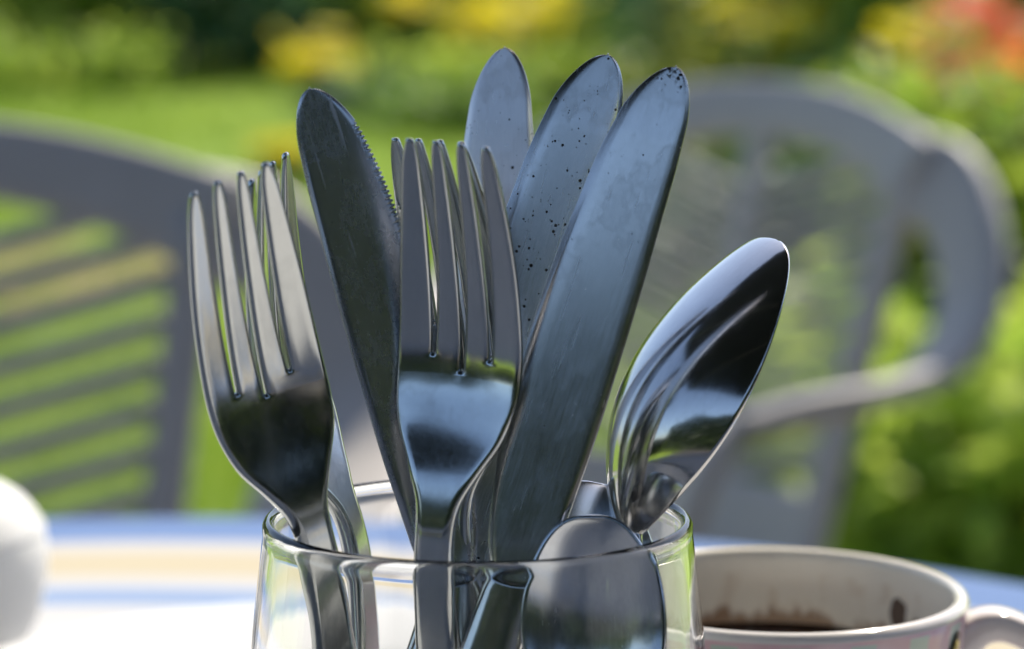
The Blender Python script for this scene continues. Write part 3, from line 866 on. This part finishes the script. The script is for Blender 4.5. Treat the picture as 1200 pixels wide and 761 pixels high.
# grass blades on the part of the lawn that shows
r = np.random.default_rng(3); n = 190000
dist = 3.0 + 13 * r.uniform(0, 1, n) ** 1.2
xx = CAMP.x + dist * r.uniform(-.6, .6, n) ; yy = CAMP.y + dist
zz_ = np.array([gz(0, y) for y in yy]); h = r.uniform(.025, .075, n); w = r.uniform(.003, .007, n); a = r.uniform(0, 6.28, n)
lx, ly = r.normal(0, .4, n) * h, r.normal(0, .4, n) * h
V = np.stack([np.stack([xx - w * np.cos(a), yy - w * np.sin(a), zz_ - .01], 1), np.stack([xx + w * np.cos(a), yy + w * np.sin(a), zz_ - .01], 1), np.stack([xx + lx, yy + ly, zz_ + h], 1)], 1).reshape(-1, 3)
me = bpy.data.meshes.new('grass'); me.vertices.add(3 * n); me.vertices.foreach_set('co', V.ravel())
me.loops.add(3 * n); me.loops.foreach_set('vertex_index', np.arange(3 * n)); me.polygons.add(n)
me.polygons.foreach_set('loop_start', np.arange(n) * 3); me.polygons.foreach_set('loop_total', np.full(n, 3)); me.materials.append(M['grass']); me.update()
tag(link('grass', me), 'short grass blades growing on the lawn', 'grass', None, 'stuff')

G1 = 'shrubs of the border beyond the lawn'
bush('border_shrub', 'mid green shrub in the border at the top left corner', 20, 15.0, 1.0, .7, 1.3, M['leaf_lush'], .11, 60, 70, .1, G1)
bush('border_shrub', 'bright shrub in the border behind the left chair', 150, 15.6, .7, .6, 1.3, M['leaf_lush'], .11, 60, 80, .1, G1)
bush('border_shrub', 'darkest bluish shrub of the border, above the leftmost forks', 272, 14.6, .42, .4, 1.25, M['leaf_bluish'], .10, 36, 50, .0, G1)
bush('border_shrub', 'mid green shrub between the dark shrub and the upright knife', 470, 15.4, .75, .6, 1.2, M['leaf_lush'], .11, 80, 80, .1, G1)
bush('border_shrub', 'bright green shrub behind the tips of the knives', 660, 15.6, .7, .6, 1.2, M['leaf_lush'], .11, 70, 80, .1, G1)
bush('border_shrub', 'dark shrub in the border behind the top of the right chair', 850, 13.0, .45, .4, 1.0, M['leaf_bluish'], .10, 40, 50, .0, G1)
bush('border_shrub', 'olive shrub in the border left of the orange flowers', 1010, 12.0, .55, .5, 1.15, M['leaf_olive'], .10, 60, 80, .0, G1)
bush('border_shrub', 'mid green shrub in the border at the top right corner', 1180, 11.0, .55, .5, 1.2, M['leaf_mid'], .10, 60, 80, .0, G1)
G2 = 'leafy bushes beyond the right chair'
bush('garden_bush', 'bright leafy bush seen below the armrest of the right chair', 1050, 4.6, .30, .30, .34, M['leaf_lush'], .09, 24, 34, .02, G2, spread=.09)
bush('garden_bush', 'bright leafy bush at the right edge, level with the mug', 1230, 4.3, .22, .30, .40, M['leaf_lush'], .09, 22, 34, .02, G2, spread=.09)
bush('garden_bush', 'dark green bush showing through the armrest loop', 1090, 6.6, .55, .35, .62, M['leaf_dark'], .08, 40, 80, .0, G2, spread=.12)
bush('garden_bush', 'mid green bush at the right edge beside the armrest', 1235, 5.6, .30, .30, .82, M['leaf_bright'], .08, 50, 70, .0, G2, spread=.11)
bush('garden_bush', 'olive bush behind the slatted back of the right chair', 960, 7.6, .6, .4, .52, M['leaf_olive'], .08, 40, 70, .0, G2, spread=.12)
G5 = 'low leafy plants on the lawn'
bush('low_plant', 'low dark plant on the lawn behind the serrated knife', 428, 12.2, .20, .2, .16, M['leaf_dark'], .07, 14, 40, .0, G5, spread=.08)
bush('low_plant', 'low bright plant on the lawn right of the dark one', 500, 12.6, .30, .2, .26, M['leaf_lush'], .08, 18, 40, .0, G5, spread=.09)
bush('low_plant', 'low mid green plant on the lawn under the pale knife', 545, 11.6, .30, .2, .18, M['leaf_mid'], .08, 18, 40, .0, G5, spread=.09)
bush('low_plant', 'low bright plant on the lawn between the knife tips', 645, 12.4, .26, .2, .3, M['leaf_bright'], .08, 18, 40, .0, G5, spread=.09)
bush('low_plant', 'low bright plant at the left edge of the lawn', 60, 13.6, .5, .2, .26, M['leaf_lush'], .08, 24, 40, .0, G5, spread=.1)
G3 = 'yellow flowers across the lawn'
flower_plant('yellow_flower', 'yellow flowers above the left serrated knife', 376, 78, 13.4, 16, .16, .12, .10, M['yellow'], G3)
flower_plant('yellow_flower', 'large yellow clump left of the upright pale knife tip', 570, 32, 13.6, 24, .22, .17, .10, M['yellow'], G3)
flower_plant('yellow_flower', 'yellow flowers at the top edge left of the pale knife', 490, 4, 14.2, 14, .18, .10, .09, M['yellow'], G3)
flower_plant('yellow_flower', 'yellow flowers at the top edge between two knife tips', 642, 12, 14.2, 14, .18, .14, .09, M['yellow'], G3)
flower_plant('yellow_flower', 'yellow flowers low in the lawn between left forks and serrated knife', 338, 182, 9.6, 10, .12, .06, .06, M['yellow'], G3)
flower_plant('yellow_flower', 'yellow flowers at the top right above the chair back', 950, 22, 11.2, 22, .32, .16, .08, M['yellow'], G3)
flower_plant('yellow_flower', 'yellow flowers just left of the orange flowers', 1075, 62, 9.6, 18, .18, .16, .07, M['yellow'], G3)
flower_plant('yellow_flower', 'yellow flowers seen through the armrest loop', 1093, 275, 5.4, 12, .09, .10, .04, M['yellow'], G3)
G4 = 'orange red flowers at the top right'
flower_plant('orange_flower', 'orange red flowers nearest the top right corner', 1150, 25, 8.6, 22, .18, .13, .075, M['orange'], G4)
flower_plant('orange_flower', 'orange red flowers just above the shoulder of the right chair', 1140, 98, 8.2, 20, .17, .13, .07, M['orange'], G4)

# trees closing the garden, and the dark trees on the viewer's side that the steel reflects
def tree(label, x, y, h, rad_, mat, group, leaf=.22, ncl=70, per=70):
    nseed[0] += 1; r = np.random.default_rng(nseed[0])
    root = empty('tree', (x, y, gz(x, y))); tag(root, label, 'tree', group)
    V, Fc = [], []
    p = catmull([(0, 0, -.1), (.05 * h * .2, 0, h * .3), (0, .04, h * .6), (.05, 0, h * .9)], 5); n = len(p)
    sweep(p, [Vector((1, 0, 0))] * n, [.07 * h * (1 - .85 * i / n) for i in range(n)], [.07 * h * (1 - .85 * i / n) for i in range(n)], 5, V, Fc)
    for k in range(8):
        a = r.uniform(0, 6.28); z = h * r.uniform(.25, .6); q = rad_ * r.uniform(.5, .9)
        p = catmull([(0, 0, z), (q * .5 * math.cos(a), q * .5 * math.sin(a), z + h * .1), (q * math.cos(a), q * math.sin(a), z + h * .25)], 4); n = len(p)
        sweep(p, [Vector((0, .1, 1))] * n, [.025 * h * (1 - .8 * i / n) for i in range(n)], [.025 * h * (1 - .8 * i / n) for i in range(n)], 3, V, Fc)
    mesh('trunk', V, Fc, M['bark'], root)
    leaf_cloud('crown', clumps(r, ncl, per, rad_, rad_, h * .85, h * .12, rad_ * .22), leaf, mat, root, nseed[0])
for i in range(11):
    tree('leafy tree beyond the border closing the far side of the garden', -15 + i * 3.0 + rng.uniform(-.5, .5), 27 + rng.uniform(-1, 2), rng.uniform(3.5, 5), 2.2, M['leaf_mid' if i % 3 == 0 else 'leaf_bright'], 'trees beyond the border')
def hedge(label, x0, x1, y0, y1, h, seed, leaf=.14, mat='leaf_deep', dens=2600):
    r = np.random.default_rng(seed)
    root = empty('hedge', ((x0 + x1) / 2, (y0 + y1) / 2, gz(0, (y0 + y1) / 2))); tag(root, label, 'hedge')
    L = math.hypot(x1 - x0, y1 - y0); n = int(L * dens)
    q = r.uniform(-.5, .5, n); dx, dy = (x1 - x0) / L, (y1 - y0) / L
    hh = h * (1 + .10 * np.sin(q * L * 1.1 + seed) + .05 * np.sin(q * L * 3.7))
    z = hh * r.uniform(0, 1, n) ** .8; w = r.uniform(-.3, .3, n)
    pts = np.stack([q * L * dx - w * dy, q * L * dy + w * dx, z + .03], 1)
    leaf_cloud('foliage', pts, leaf, M[mat], root, seed)
    V, Fc = [], []
    for k in range(int(L * 1.5)):
        a = (k + .5) / int(L * 1.5) - .5
        p = catmull([(a * L * dx, a * L * dy, -.05), (a * L * dx + .05, a * L * dy, h * .5), (a * L * dx, a * L * dy + .05, h * .9)], 3)
        sweep(p, [Vector((1, 0, 0))] * len(p), [.05, .045, .04, .03, .03, .02, .02][:len(p)], [.05] * len(p), 3, V, Fc)
    mesh('stems', V, Fc, M['bark'], root)
M['leaf_deep'] = leaf_mat('leaf_yew_green', (.012, .028, .012), (.03, .055, .022), .15)
hedge('dark clipped hedge behind the viewer', -5.5, 4.5, -3.6, -3.6, 1.8, 5)
hedge('dark clipped hedge along the right side, beside the viewer', 3.1, 3.3, -3.2, 1.3, 1.7, 8)
hedge('dark clipped hedge along the left side, beside the viewer', -5.6, -5.2, -3.3, 1.0, 1.1, 6)

# dark garden parasol on the viewer's side; the steel mirrors its underside
t = NT('parasol_cloth'); t.set(Base_Color=(.018, .025, .035), Roughness=.8); M['parasol'] = t.m
t = NT('parasol_metal'); t.set(Base_Color=(.3, .3, .3), Roughness=.4, Metallic=.8); M['pole'] = t.m
pr_ = empty('parasol', (.2, -.85, 0)); tag(pr_, 'dark cantilever parasol shading the near half of the table', 'parasol')
PZ, PR = 1.95, 1.8
V, Fc = [(0, 0, PZ + .42)], []
for k in range(8):
    a = 2 * math.pi * k / 8; a2 = a + math.pi / 8
    V.append((PR * math.cos(a), PR * math.sin(a), PZ)); V.append((PR * .905 * math.cos(a2), PR * .905 * math.sin(a2), PZ + .03))
for k in range(16): Fc.append((0, 1 + k, 1 + (k + 1) % 16))
o = mesh('canopy', V, Fc, M['parasol'], pr_, False); md = o.modifiers.new('t', 'SOLIDIFY'); md.thickness = .002
for k in range(8):
    a = 2 * math.pi * k / 8
    V, Fc = sweep([Vector((.03 * math.cos(a), .03 * math.sin(a), PZ + .39)), Vector(((PR - .01) * math.cos(a), (PR - .01) * math.sin(a), PZ - .015))], [Vector((-math.sin(a), math.cos(a), 0))] * 2, [.012] * 2, [.012] * 2, 3)
    mesh('rib', V, Fc, M['pole'], pr_)
p = catmull([(2.1, -.5, .05), (2.1, -.5, 1.5), (2.09, -.5, 2.2), (1.85, -.45, 2.65), (1.2, -.3, 2.72), (.1, 0, 2.72), (0, 0, 2.68), (0, 0, PZ + .3)], 8)
V, Fc = sweep(p, [Vector((.3, 1, 0))] * len(p), [.05] * len(p), [.05] * len(p), 6); mesh('pole', V, Fc, M['pole'], pr_)
V, Fc = lathe([(.0001, .0), (.34, .0), (.34, .06), (.31, .085), (.05, .10), (.045, .3), (.0001, .3)], 40)
mesh('base', [(x + 2.1, y - .5, z) for x, y, z in V], Fc, M['plastic'], pr_)
# unseen dark stone terrace, added so the steel reflects less bright lawn
t = NT('terrace_stone')
bt = t.n('ShaderNodeTexBrick'); bt.inputs['Scale'].default_value = 1.6; bt.inputs['Color1'].default_value = (.09, .085, .075, 1); bt.inputs['Color2'].default_value = (.13, .12, .105, 1)
bt.inputs['Mortar'].default_value = (.06, .055, .05, 1); t.l(t.coords(), bt.inputs['Vector'])
t.set(Base_Color=t.mix(.35, bt.outputs[0], t.ramp(t.noise(t.coords(), 14, 4), [(.3, (.08, .07, .06)), (.7, (.2, .18, .16))])), Roughness=.9)
V = [(-3.4, -3.9, -.1), (3.2, -3.9, -.1), (3.2, 3.2, -.1), (-3.4, 3.2, -.1)]; V += [(x, y, .022) for x, y, z in V]
o = mesh('terrace', V, [(4, 5, 6, 7), (0, 1, 5, 4), (1, 2, 6, 5), (2, 3, 7, 6), (3, 0, 4, 7)], t.m, None, False)
tag(o, 'unseen stone terrace added under the table and chairs to darken reflections', None, None, 'structure')

hedge('tall bright green hedge behind the flower border', -9, 9, 17.3, 17.6, 1.7, 12, .22, 'leaf_lush', 1300)
